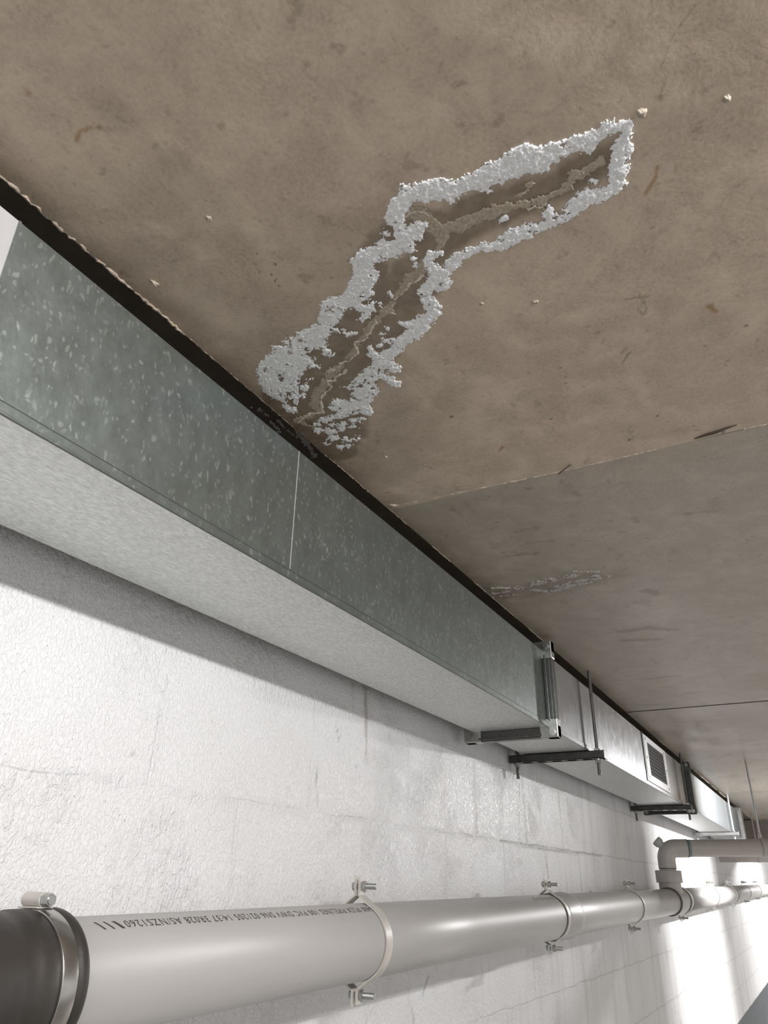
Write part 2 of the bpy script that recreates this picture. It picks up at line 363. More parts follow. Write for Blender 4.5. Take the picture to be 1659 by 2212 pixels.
FILM = [
 [(1300,345,5),(1275,365,7),(1240,380,9),(1215,410,8),(1180,430,7),(1140,440,7),(1100,445,10),(1060,460,14),(1020,475,14),(980,490,14),(950,500,14),(925,480,16),(900,460,14),(885,448,8)],
 [(960,505,10),(948,530,6),(925,560,5),(915,572,12),(905,585,11),(885,600,9),(868,625,6),(855,640,6)],[(850,655,5),(835,670,9),(815,688,6),(800,705,7),(788,725,6),(770,745,4),(765,762,7),(745,780,4),(722,800,8),(700,830,7),(685,850,6),(678,875,8),(690,890,5),(665,898,4),(640,908,5)],
 [(1150,395,3),(1135,410,4),(1120,425,6)],[(1228,392,8),(1234,402,6)],[(1160,440,5),(1175,447,4)],[(650,912,4),(690,930,2)],
]
FILMEDGE = [[(930,470,2),(905,455,2),(885,460,2),(875,475,2)],[(918,578,2),(905,605,2),(885,612,2),(870,630,2),(858,645,2),(848,648,2)],[(850,652,2),(838,672,2),(858,678,2)],[(815,690,2),(800,712,2),(788,730,2),(768,742,2),(775,762,2),(740,785,1.5),(712,805,2)],[(745,798,2),(725,820,2),(705,822,2),(715,836,2),(700,850,2),(692,872,2),(695,890,2),(672,893,2),(640,912,2)],[(1150,396,2),(1138,408,2),(1125,420,2)],[(1178,440,2),(1165,445,2),(1140,455,2)]]
WET = [[(1345,300,10),(1300,350,40),(1240,380,45),(1180,415,48),(1110,440,52),(1040,460,55),(980,490,52),(930,500,55),(920,560,40),(890,600,55),(850,650,62),(800,700,72),(750,760,78),(700,820,85),(680,880,90),(700,930,70),(720,970,40)],
 [(820,590,30),(800,560,26),(850,500,22)]]
HALO = [[(600,760,60),(560,850,50),(620,930,60),(760,980,60),(850,900,40)],[(850,500,30),(780,560,30),(700,650,26)]]
POREMARKS = [(556,548,2.2),(550,569,2),(594,570,3.5),(561,586,2),(586,593,2.5),(597,604,2),(594,607,2),(603,617,2),(715,599,2.5),(751,563,2),(975,900,3),(1190,905,2.5),(1210,795,2),(1222,828,2),(1222,815,2),(1524,702,2),(1522,747,2),(1562,934,3),(1612,703,3),(1359,950,3),(1420,898,2.5),(1498,920,2),(1176,1076,3),(1146,1059,4),(1247,1070,3),(1361,1200,4)]
# ceiling slab 1 as a fine grid carrying its stains
def grid_obj(name, x0, x1, y0, y1, step, z, m_, fields, height=None, parent=None):
    nx = int((x1-x0)/step)+1; ny = int((y1-y0)/step)+1
    xs = np.linspace(x0, x1, nx); ys = np.linspace(y0, y1, ny); X, Y = np.meshgrid(xs, ys, indexing='ij')
    Z = np.full(X.shape, z)
    if height is not None: Z = Z+height(X, Y)
    co = np.stack([X, Y, Z], -1).reshape(-1, 3)
    i = np.arange(nx*ny).reshape(nx, ny); f = np.stack([i[:-1, :-1], i[:-1, 1:], i[1:, 1:], i[1:, :-1]], -1).reshape(-1, 4)
    me = bpy.data.meshes.new(name); me.vertices.add(len(co)); me.vertices.foreach_set('co', co.ravel().astype(np.float32))
    me.loops.add(f.size); me.loops.foreach_set('vertex_index', f.ravel().astype(np.int32)); me.polygons.add(len(f))
    me.polygons.foreach_set('loop_start', np.arange(0, f.size, 4, dtype=np.int32)); me.update(calc_edges=True); me.validate()
    me.polygons.foreach_set('use_smooth', [True]*len(me.polygons))
    for k, fn in fields.items():
        a = me.attributes.new(k, 'FLOAT', 'POINT'); a.data.foreach_set('value', fn(X, Y).ravel().astype(np.float32))
    me.materials.append(m_)
    o = bpy.data.objects.new(name, me); C.objects.link(o); o.location = (0, 0, ZC); o['_b'] = (0., 0., 0.)
    return o
def soft(f, w_): return np.clip(f/w_+.5, 0, 1)
def S_stain(X, Y):
    s = np.zeros(X.shape)
    nz = fbm(X, Y, 28, 5, 5)*.012
    for p in WET: s = np.maximum(s, soft(seg_field(X, Y, conv_r(p), cz)+nz, .012)*.78)
    for p in HALO: s = np.maximum(s, soft(seg_field(X, Y, conv_r(p), cz)+nz*3, .16)*.36)
    nz2 = fbm(X, Y, 90, 15, 4); s = s*(.86+.25*nz2)
    return np.clip(s, 0, 1)
def polys(X, Y, L, wd, amp, nsc=200, seed=3):
    s = np.zeros(X.shape); nz = fbm(X, Y, nsc, seed, 3)
    for p in L: s = np.maximum(s, soft(seg_field(X, Y, conv_r(p), cz)+nz*wd*.6, wd)*amp)
    return s
RUST = [[(1422,358,3),(1416,385,3),(1405,402,4),(1395,418,4)],[(165,305,3),(172,285,3),(190,276,3),(215,275,3)],[(57,196,5),(62,201,5)],[(1533,660,6),(1545,672,5)],[(1085,965,3),(1078,975,2)]]
CRACK = [[(1510,0,.8),(1480,40,.8),(1455,75,1.1),(1438,120,1.1),(1425,150,.8)],[(1446,150,.8),(1432,190,.8),(1425,215,.7)],[(1378,668,1.5),(1390,680,1.5),(1398,662,1.2)],[(1352,646,2),(1400,640,2)],[(1382,635,1.5),(1393,660,1.2)],[(1345,785,1.2),(1357,765,3),(1362,762,3)]]
SMEAR = [[(1425,722,4),(1455,715,3)],[(1485,708,9),(1520,698,11),(1555,690,8)],[(1360,945,6),(1450,935,14),(1500,925,8)],[(245,240,40)],[(380,350,30)]]
def S_dark(X, Y):
    s = polys(X, Y, CRACK, .0012, .5)
    s = np.maximum(s, polys(X, Y, [[p] for p in POREMARKS], .0012, .9, 400))
    return np.maximum(s, polys(X, Y, SMEAR, .012, .25, 90)*(.6+.6*fbm(X, Y, 300, 21, 3)))
def S_rust(X, Y): return polys(X, Y, RUST, .003, .75)
def S_pale(X, Y):
    sc = [[(355,335,.8),(372,362,.8)],[(520,303,1),(545,300,1.2)],[(515,318,.8),(530,322,.8)],[(290,130,.7),(310,150,.7)],[(975,250,2),(950,262,1.5)],[(560,70,.6),(590,100,.6)],[(1010,905,1.5),(1070,890,2),(1120,880,1)]]
    return polys(X, Y, sc, .0015, .6)
JX = 1.034
struct(grid_obj('ceiling', -0.6, JX, -0.7, 0.562, .0022, CZ, M_ceil1, {'stain': S_stain, 'rust': S_rust, 'dark': S_dark, 'pale': S_pale},
    lambda X, Y: -.0012*fbm(X, Y, 9, 2, 3)))
DARK2 = [[(1420,1285,3),(1405,1290,3)],[(1398,1278,9),(1412,1282,8)],[(1240,1065,2.5),(1250,1072,2)],[(1145,1058,4)],[(1160,1147,3)],[(1060,1173,2.5),(1068,1186,2.5)],[(1090,1172,2)],[(1320,1128,3)],[(1340,1150,3),(1350,1152,3)],[(1371,1120,3),(1376,1130,3)],
 [(1115,1150,2),(1160,1140,3)],[(1140,1175,2),(1195,1168,2)],[(1085,1205,2),(1160,1195,3)],[(1480,1112,3),(1550,1104,3)],[(1340,1366,5),(1400,1358,8),(1460,1362,5)],[(1345,1385,5),(1420,1382,6)],
 [(1390,1470,2),(1440,1463,4),(1475,1460,1)],[(1430,1485,1.5),(1460,1484,1.5)],[(1475,1500,2),(1510,1496,2)],[(1380,1524,2),(1450,1521,1)],[(1460,1560,1.2),(1545,1556,2)],[(1505,1560,1),(1508,1580,1)],[(1618,1600,2.5),(1630,1599,2.5)],[(1532,1634,2)],[(1408,1425,2),(1420,1435,2)]]
PALE_SHEEN2 = [[(1120,1285,6),(1200,1262,10),(1290,1248,6)],[(1340,1290,5),(1400,1288,3)],[(1340,1375,3),(1450,1368,4)],[(1390,1310,12),(1440,1330,10)],[(1620,1300,4),(1659,1290,3)],[(1370,1420,10),(1430,1430,14)]]  # pale salt streaks, with the ceiling sheen painted in as lighter patches
def D2(X, Y):
    s = polys(X, Y, DARK2, .008, .55, 120)
    nz = fbm(X*.5, Y*1.6, 22, 31, 4); return np.maximum(s, np.clip((nz-.35)*1.0, 0, .3))
def P2(X, Y): return polys(X, Y, PALE_SHEEN2, .02, .35, 150, 9)*(.6+.8*fbm(X, Y, 160, 8, 4))
def St2(X, Y): return polys(X, Y, [[(1030,1285,18),(1120,1280,22),(1230,1260,26),(1320,1245,16)]], .05, .45, 40)
z0 = lambda X, Y: np.zeros(X.shape)
struct(grid_obj('ceiling', JX+.003, 2.945, -0.7, 0.562, .004, CZ+.0015, M_ceil2, {'stain': St2, 'rust': z0, 'dark': lambda X, Y: .7*D2(X, Y), 'pale': P2}))
def D3(X, Y): return np.maximum(polys(X, Y, DARK2[-8:], .012, .5, 60), np.clip((fbm(X*.4, Y*1.5, 8, 33, 4)-.2), 0, .3))
struct(grid_obj('ceiling', 2.95, 8.5, -0.7, 0.562, .012, CZ, M_ceil2, {'stain': z0, 'rust': z0, 'dark': D3, 'pale': z0}))
# plain continuation of the slab away from the picture, and the recess above the duct
o = MB().box(-3, 8.5, -4.5, -0.7, CZ, CZ+.2).build('ceiling', M_ceil2); struct(o)
o = MB().box(-3, -.6, -0.7, 0.562, CZ, CZ+.2).build('ceiling', M_ceil2); struct(o)
def Rs(X, Y): return polys(X, Y, [[(560,870,22),(600,920,26),(650,960,20)]], .03, .5)
o = MB().box(-3, 13, 0.562, 0.92, CZ+.016, CZ+.2).build('ceiling', M_recess_shade); struct(o)
o = MB().box(-3, 8.5, 0.540, 0.562, CZ+.0025, CZ+.016).build('trim_3', M_recess_shade); struct(o)
struct(MB().box(-3, 8.5, -.7, .54, CZ+.004, CZ+.2).build('ceiling', M_ceil2))
# wall
def wx(q): p = onY(q, WY); return p[0], p[2]
def wall_field(L, wd, amp):
    def fn(X, Y):
        s = np.zeros(X.shape); nz = fbm(X, Y, 90, 12, 3)
        for p in L:
            P = [(*wx((q[0], q[1])), q[2]) for q in p]
            s = np.maximum(s, soft(seg_field(X, Y, P, lambda a: a)+nz*wd*.7, wd)*amp)
        return s
    return fn
W_RUST = [[(786,1475,.003),(789,1560,.003),(792,1645,.002)],[(790,1490,.006),(792,1610,.003)],[(762,1480,.003),(762,1530,.003)]]
W_DARK = [[(728,1580,.003)],[(733,1596,.004)],[(735,1590,.002)],[(730,1600,.002)],[(725,1566,.002)],[(768,1655,.002)],[(777,1678,.003)],[(1123,1676,.003),(1121,1740,.003),(1123,1812,.002)],[(1137,1760,.002),(1138,1820,.002)],[(1030,1740,.002),(1032,1800,.002)],[(1176,1840,.002),(1186,1900,.003)],[(1250,1850,.002),(1257,1925,.003)],
          [(925,2010+100,.003),(912,2150,.002)],[(890,2180,.003),(895,2212,.002)],[(1302,2030,.002),(1309,2090,.002)],[(27,1680,.0015)],[(28,1685,.0015)],[(285,1630,.001)],[(683,1650,.0015),(686,1740,.001)],[(1080,1815,.003),(1180,1835,.004),(1300,1848,.003)]]
def wall_obj():
    nx, ny = 900, 260
    o = grid_obj('wall_left', -1.0, 5.0, -1.1, .62, .0065, 0, M_wall, {'rust': wall_field(W_RUST, .004, .55), 'dark': wall_field(W_DARK, .004, .5)})
    me = o.data; n = len(me.vertices); co = np.empty(n*3); me.vertices.foreach_get('co', co); co = co.reshape(-1, 3)
    co = np.stack([co[:, 0], np.full(n, WY), co[:, 1]], -1); me.vertices.foreach_set('co', co.ravel()); me.update()
    return struct(o)
wall_obj()
struct(MB().box(-3, 14, WY+.001, WY+.2, -ZC, CZ+.2).build('wall_left', M_wall))
struct(MB().box(-3, 14, -4.5, WY+.2, -ZC-.15, -ZC).build('floor', M_floor))
struct(MB().box(8.5, 9.2, -4.5, WY, .30, CZ+.2).build('trim_4', M_beam))
struct(MB().box(9.2, 14, -4.5, .562, CZ, CZ+.2).build('ceiling', M_ceil2))
# unseen blocks added to cut off the second lamp's light (out of frame, right)
o = MB().box(5.10, 5.33, -.38, -.15, -ZC, CZ, .01).build('light_block', M_beam); struct(o)
struct(MB().box(6.14, 6.45, -.38, -.15, -ZC, CZ, .01).build('light_block', M_beam))
# ------------------------------------------------------------------ salt crusts
def hole_w(X, Y):      # the crust is patchier towards the duct
    return np.clip((Y-.28)/.2, 0, 1)
def crust(name, bands, blobs, x0, x1, y0, y1, step, m_, hmax, nsc, amp, seed, z, base, wob=1.0, speck=0, grow=0.0, holes=0):
    nx = int((x1-x0)/step)+1; ny = int((y1-y0)/step)+1
    X, Y = np.meshgrid(np.linspace(x0, x1, nx), np.linspace(y0, y1, ny), indexing='ij')
    wx_ = X+.0035*wob*fbm(X, Y, 120, seed+50, 3); wy_ = Y+.0035*wob*fbm(X, Y, 120, seed+60, 3)
    f = np.full(X.shape, -1.0)
    for p in bands: f = np.maximum(f, seg_field(wx_, wy_, conv_r(p), cz))
    for b in blobs: f = np.maximum(f, seg_field(wx_, wy_, conv_r([b]), cz))
    nz = fbm(X, Y, nsc, seed, 5, .62); fine = fbm(X, Y, nsc*5, seed+9, 3, .7)
    s = f+grow+amp*nz+amp*.8*fine
    if speck:
        rim = (f > -.010) & (fine+nz*.6-np.clip(-f, 0, 1)*30 > speck); s = np.where(rim, np.maximum(s, .0004), s)
    if holes:
        dens = np.clip((X*0-.0)+hole_w(X, Y), 0, 1); pk = fbm(X, Y, 190, seed+21, 4, .75)+.5*fbm(X*.6+Y*.8, Y*.6-X*.8, 60, seed+31, 2)
        s = s-np.where(pk > holes-.30*dens, .012*(pk-holes+.30*dens)*8, 0)
        fe = fbm(X*.75+Y*.66, (Y*.75-X*.66)*3.2, 130, seed+41, 3, .7); s = s+.0026*fe*(1+dens)
    h = np.clip(s/.006, 0, 1)**.5*hmax*(.35+.65*np.clip(.5+.9*fbm(X, Y, 260, seed+3, 4, .7), 0, 1.3))
    inside = s > 0
    cell = inside[:-1, :-1] & inside[1:, :-1] & inside[:-1, 1:] & inside[1:, 1:]
    i = np.arange(nx*ny).reshape(nx, ny); F4 = np.stack([i[:-1, :-1], i[:-1, 1:], i[1:, 1:], i[1:, :-1]], -1)[cell]
    used = np.unique(F4); mp = np.full(nx*ny, -1); mp[used] = np.arange(len(used)); F4 = mp[F4]
    co = np.stack([X, Y, z-.0004-h], -1).reshape(-1, 3)[used]-np.array(base)
    me = bpy.data.meshes.new(name); me.vertices.add(len(co)); me.vertices.foreach_set('co', co.ravel())
    # solid: back side against the slab, plus rim walls
    me.clear_geometry()
    e = np.concatenate([F4[:, [0, 1]], F4[:, [1, 2]], F4[:, [2, 3]], F4[:, [3, 0]]]); key = {}
    es = np.sort(e, 1); u, idx, cnt = np.unique(es, axis=0, return_index=True, return_counts=True); rim_e = e[idx[cnt == 1]]
    n = len(co); back = co.copy(); back[:, 2] = z+.0004-base[2]
    allv = np.concatenate([co, back]); walls = np.stack([rim_e[:, 1], rim_e[:, 0], rim_e[:, 0]+n, rim_e[:, 1]+n], -1)
    allf = np.concatenate([F4, walls])
    me.vertices.add(len(allv)); me.vertices.foreach_set('co', allv.ravel()); me.loops.add(allf.size); me.loops.foreach_set('vertex_index', allf.ravel().astype(np.int32))
    me.polygons.add(len(allf)); me.polygons.foreach_set('loop_start', np.arange(0, allf.size, 4, dtype=np.int32)); me.update(calc_edges=True); me.validate()
    me.polygons.foreach_set('use_smooth', [True]*len(me.polygons)); me.materials.append(m_)
    o = bpy.data.objects.new(name, me); C.objects.link(o); return o
cb = (0.6, 0.3, CZ)
T = thing('salt_crust', 'large white efflorescence crust ringing a damp crack on the brown ceiling slab', 'mineral deposit', cb)
o = crust('crystal_band', BANDS, BLOBS, .40, .86, -.03, .562, .0008, M_crust, .0016, 150, .0042, 11, CZ, cb, speck=.42, grow=.0024, holes=.55); o.parent = T
o = crust('lime_film', FILM, [], .40, .86, -.03, .562, .0016, M_crust2, .0006, 110, .0045, 71, CZ, cb, grow=.0022); o.parent = T; o['label'] = 'thin beige lime film down the middle of the crust'
M_ridge = crust_mat('pale_lime_ridge', (0.46, 0.39, 0.31), (0.72, 0.65, 0.56))
for k, pl in enumerate(FILMEDGE):
    o = crust('lime_ridge', [pl], [], .40, .86, -.03, .562, .0009, M_ridge, .0014, 150, .0006, 81+k, CZ, cb, 1.4, grow=.0007); o.parent = T; o['label'] = 'raised pale ridge of lime'
cb2 = (1.45, 0.5, CZ)
B2 = [[(1030,1283,3),(1060,1284,4),(1095,1278,4)],[(1060,1272,2),(1120,1272,5)],[(1120,1272,5),(1150,1262,8),(1200,1252,7),(1240,1244,5)],[(1150,1275,4),(1190,1280,4),(1230,1265,5),(1270,1258,4)],[(1200,1268,4),(1250,1256,4),(1295,1250,3)],[(1240,1236,2),(1290,1236,2)],[(1060,1290,2),(1110,1286,2)]]
o = crust('salt_crust', B2, [(1283,1244,3),(1292,1246,3),(1315,1246,3)], 1.30, 1.62, .25, .562, .0016, M_crust3, .0015, 150, .006, 23, CZ+.0015, cb2, speck=.35, grow=.002, holes=.35)
o.location = (cb2[0], cb2[1], cb2[2]+ZC); tag(o, 'smaller grey-white salt streak on the ceiling just above the duct, past the slab joint', 'mineral deposit')
# salt that has run over into the dark gap above the duct
cb3 = (0.7, 0.58, CZ+.016)
def cz3(q): p = onZ(q, CZ+.016); return p[0], p[1]
_c = cz; cz = cz3
o = crust('salt_crust', [[(560,885,3),(580,896,3)],[(585,908,3),(600,925,4)],[(640,930,2),(655,950,4),(680,985,5)],[(600,908,3),(640,945,2)]], [(575,905,2),(545,878,2),(648,968,3),(603,933,3)], .58, .95, .563, .64, .0011, M_crust3, .002, 130, .005, 43, CZ+.016, cb3, speck=.55)
cz = _c
o.location = (cb3[0], cb3[1], cb3[2]+ZC); tag(o, 'patchy white salt specks in the dark gap between ceiling edge and duct top', 'mineral deposit')
# ------------------------------------------------------------------ mortar burrs and little lumps
def burr(name, pts, r0, seed, every=.004, skip=0.0):
    rnd = random.Random(seed); b = MB(); P = [Vector(q) for q in pts]
    for k in range(len(P)-1):
        L = (P[k+1]-P[k]).length; n = max(2, int(L/every)); ring = []; rr = []
        for i in range(n+1):
            q = P[k].lerp(P[k+1], i/n); on = vnoise(np.array([i*.11]), np.array([seed*1.7]), seed)[0] > skip-1
            ring.append((q.x+rnd.uniform(-1, 1)*r0*.5, q.y+rnd.uniform(-1, 1)*r0*.7, q.z+rnd.uniform(-.3, .3)*r0)); rr.append(r0*(rnd.uniform(.35, 1.25) if on else .12))
        b.path(ring, rr, 6)
    return b.build(name, M_mortar)
struct(burr('trim_1', [(-.4, .562, CZ+.0008), (.5, .5615, CZ+.0008)], .0025, 1))
struct(burr('trim_1', [(.5, .5615, CZ+.0008), (.97, .562, CZ+.0008)], .0013, 2))
struct(burr('trim_1', [(1.03, .562, CZ+.0008), (2.0, .562, CZ+.0008)], .0010, 3, .008, .9))
struct(burr('trim_1', [(3.3, .563, CZ+.0008), (3.75, .562, CZ+.0008)], .003, 4, .01, .5))
struct(burr('trim_1', [(4.3, .562, CZ+.0008), (6.3, .562, CZ+.0008)], .003, 5, .02, .5))
struct(burr('trim_2', [(1.022, .548, CZ), (1.035, .25, CZ)], .0016, 6, .003, .75))
struct(burr('trim_2', [(1.035, .25, CZ), (1.034, .07, CZ)], .0013, 7, .003, .7))
struct(burr('trim_2', [(1.034, -.02, CZ), (1.034, -.1, CZ)], .0010, 8, .003, .8))
def lump(name, q, r, label, m_=M_stone, cat='concrete lump', sq=(1, 1, .6)):
    p = onZ(q, CZ); bm = bmesh.new(); bmesh.ops.create_icosphere(bm, subdivisions=3, radius=1); rnd = random.Random(int(q[0]*7+q[1]))
    off = (rnd.random()*9, rnd.random()*9)
    vsn = [v.co.copy() for v in bm.verts]; b = MB(); vv = []
    for c in vsn:
        k = 1+.45*vnoise(np.array([c.x*1.7+off[0]+c.z]), np.array([c.y*1.7+off[1]-c.z]), 5)[0]
        vv.append((p[0]+c.x*r*k*sq[0], p[1]+c.y*r*k*sq[1], CZ+c.z*r*k*sq[2]))
    bm.verts.index_update(); b.add(vv, [[v.index for v in f.verts] for f in bm.faces], True); bm.free()
    return tag(b.build(name, m_, base=(p[0], p[1], CZ)), label, cat)
G = 'crumbs of concrete stuck to the ceiling'
lump('concrete_lump', (1385, 243), .0045, 'grey pebble-like lump on the ceiling beyond the upper tip of the salt crust')
lump('concrete_lump', (335, 612), .0042, 'pale oblong lump on the ceiling near the long left edge', sq=(1.4, .7, .5))
lump('concrete_lump', (452, 470), .0032, 'small cratered lump on the ceiling at upper left')
lump('concrete_lump', (1157, 651), .0032, 'small pale lump on the ceiling right of the salt crust')
lump('concrete_lump', (1041, 655), .0026, 'tiny grey lump close to the right rim of the salt crust')
lump('concrete_lump', (1570, 212), .0035, 'chipped grey lump on the ceiling in the upper right corner area')
lump('concrete_lump', (848, 1092), .0065, 'crumbly mortar lump where the ceiling joint meets the ceiling edge', M_mortar, sq=(1, 1.5, .4))
lump('concrete_lump', (833, 987), .0028, 'tiny pale lump on the ceiling above the joint corner', M_mortar)
a = onZ((1233, 1004), CZ); b_ = onZ((1221, 1012), CZ-.006); c_ = onZ((1206, 1025), CZ-.012)
tag(MB().path([a, b_, c_], .0011, 8).build('wire', M_wire, base=tuple(a)), 'short dark bent wire poking out of the ceiling joint', 'wire')
pp = [onZ(q, CZ-.001) for q in ((1500, 948), (1520, 941), (1545, 934), (1570, 925), (1592, 918))]
tag(MB().path(pp, [.0008, .0022, .0026, .0014, .0005], 6).build('wood_splinter', M_wire, base=tuple(pp[0])), 'dark brown splinter wedged in the ceiling joint at right', 'splinter')
# ------------------------------------------------------------------ duct sections
M_gap = simple('dark_seam_gap', (0.09, 0.095, 0.09), .5, .6)
def duct_section(x0, x1, label, mf, mb, seam=None):
    T = thing('duct_section', label, 'air duct', (x0, (DY0+DY1)/2, DZ0), 'galvanised duct sections end to end')
    MB().box(x0, x1, DY0, DY0+.0012, DZ0+.0005, DZ1, .0004).build('front_panel', mf, T)
    MB().box(x0, x1, DY0+.0006, DY1, DZ0, DZ0+.0012, .0004).build('bottom_panel', mb, T, label='underside of the duct, bounced light painted in as a brighter tone')
    MB().box(x0, x1, DY0+.0012, DY1, DZ1-.0012, DZ1).build('top_panel', mf, T)
    MB().box(x0, x1, DY1-.0012, DY1, DZ0+.0012, DZ1-.0012).build('rear_panel', mf, T)
    s = MB(); s.box(x0, x1, DY0-.0014, DY0+.0002, DZ0-.0008, DZ0+.0115, .0005); s.box(x0, x1, DY0-.0024, DY0, DZ0-.0012, DZ0+.0022, .0008)
    s.build('lock_seam', mf, T, label='folded lock seam along the lower front edge')
    MB().box(x0, x1, DY0-.0016, DY0-.0002, DZ0+.0113, DZ0+.0121).build('seam_gap', M_gap, T); MB().box(x0, x1, DY0-.0028, DY0-.0012, DZ0-.0018, DZ0-.0002, .0004).build('edge_bead', M_gap, T)
    return T
def flange(T, x, m_, mp_=None):
    g = MB(); w_ = .026; t = .021
    y0, y1, z0_, z1_ = DY0-w_, DY1+w_, DZ0-w_, DZ1+.022
    def rail_v(ya, yb):
        g.box(x, x+t, ya, yb, DZ0+.012, DZ1-.012, .0012); 
        g.box(x-.0025, x+.001, ya+(yb-ya)*.30, ya+(yb-ya)*.45, DZ0+.014, DZ1-.014, .001); g.box(x-.004, x+.001, ya+(yb-ya)*.62, ya+(yb-ya)*.86, DZ0+.014, DZ1-.014, .0015)
    def rail_h(za, zb):
        g.box(x, x+t, DY0+.012, DY1-.012, za, zb, .0012)
        g.box(x-.004, x+.001, DY0+.014, DY1-.014, za+(zb-za)*.14, za+(zb-za)*.38, .0015); g.box(x-.0025, x+.001, DY0+.014, DY1-.014, za+(zb-za)*.55, za+(zb-za)*.70, .001)
    rail_v(y0, DY0); rail_v(DY1, y1); rail_h(z0_, DZ0); rail_h(DZ1, z1_)
    fl = g.build('flange', m_, T, label='dark rolled steel flange frame')
    L = .047
    for sy, sz in ((0, 0), (0, 1), (1, 0), (1, 1)):
        c = MB(); ya = y0-.001 if sy == 0 else y1+.001-L; za = z0_-.001 if sz == 0 else z1_+.001-L
        yo = (y0-.001, y0+.030) if sy == 0 else (y1-.030, y1+.001); zo = (z0_-.001, z0_+.030) if sz == 0 else (z1_-.030, z1_+.001)
        c.box(x-.0035, x+t+.003, ya, ya+L, zo[0], zo[1], .002); c.box(x-.0033, x+t+.0028, yo[0], yo[1], za, za+L, .002)
        c.build('corner_plate', mp_ or M_plate, fl)
        yc = y0+.013 if sy == 0 else y1-.013; zc_ = z0_+.013 if sz == 0 else z1_-.013
        b = MB().cyl((x-.0035, yc, zc_), (x-.0105, yc, zc_), .0075, 6, False); b.cyl((x-.002, yc, zc_), (x-.0055, yc, zc_), .0095, 20)
        b.build('bolt', M_bright if (sy == 0 and sz == 0) else M_bolt, fl)
    return fl
d0 = duct_section(-.9, .271, 'pale zinc duct end panel at the far left, before the spangled length', M_pale, M_bottom_lit)
d1 = duct_section(.2715, 1.873, 'long mottled grey-green galvanised duct length nearest the camera', M_duct, M_bottom_lit)
MB().box(.2705, .2735, DY0-.0012, DY0+.0003, DZ0+.004, DZ1).build('joint_strip', M_duct, d1)
MB().box(.7405, .7418, DY0-.0004, DY0+.0003, DZ0+.014, DZ1).build('scribe_line', M_pale, d1, label='thin pale vertical line on the duct face')
flange(d1, 1.873, M_flange)
d2 = duct_section(1.898, 4.225, 'shiny brushed duct length carrying the square vent', M_duct2, M_bottom_lit)
MB().box(3.93, 3.934, DY0-.0008, DY0+.0003, DZ0+.004, DZ1).build('joint_strip', M_flange, d2)
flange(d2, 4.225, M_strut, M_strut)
d3 = duct_section(4.25, 6.86, 'plain pale duct length beyond the second dark flange', M_duct3, M_bottom3_lit)
flange(d3, 6.86, M_strut_lit, M_strut_lit)
d4 = duct_section(6.885, 7.25, 'short last duct piece seen beyond the far flange', M_duct3, M_bottom_lit)
# vent
V = thing('vent_grille', 'white square vent with dark louvres on the duct front', 'air vent', (3.40, DY0, .46))
vx0, vx1, vz0, vz1 = 3.170, 3.66, .3735, .553; ix0, ix1, iz0, iz1 = 3.235, 3.60, .402, .530
f = MB()
for a_ in ((vx0, vx1, iz1, vz1), (vx0, vx1, vz0, iz0), (vx0, ix0, iz0, iz1), (ix1, vx1, iz0, iz1)): f.box(a_[0], a_[1], DY0-.004, DY0-.0005, a_[2], a_[3])
f.build('frame', M_vent, V)
MB().box(ix0, ix1, DY0-.0012, DY0-.0004, iz0, iz1).build('shade_panel', M_black, V)  # black sheet standing in for the shade behind the louvres
s = MB()
for k in range(9):
    z = iz0+.008+k*(iz1-iz0-.008)/8.6; b_ = len(s.v)
    s.add([(ix0, DY0-.0038, z-.004), (ix1, DY0-.0038, z-.004), (ix1, DY0-.0014, z+.003), (ix0, DY0-.0014, z+.003), (ix0, DY0-.003, z-.005), (ix1, DY0-.003, z-.005), (ix1, DY0-.0010, z+.0022), (ix0, DY0-.0010, z+.0022)],
          [(0, 1, 2, 3), (7, 6, 5, 4), (0, 4, 5, 1), (3, 2, 6, 7), (0, 3, 7, 4), (1, 5, 6, 2)])
s.build('louvre_slats', M_slat, V)
for x_, z_ in ((3.21, .54), (3.62, .54), (3.20, .39), (3.63, .388), (3.195, .465), (3.635, .465)):
    MB().cyl((x_, DY0-.004, z_), (x_, DY0-.0055, z_), .005, 12).build('screw', M_screw, V)
MB().box(3.150, 3.168, DY0-.003, DY0-.0018, DZ0+.0135, DZ1-.001).build('side_lip', M_flange, V)
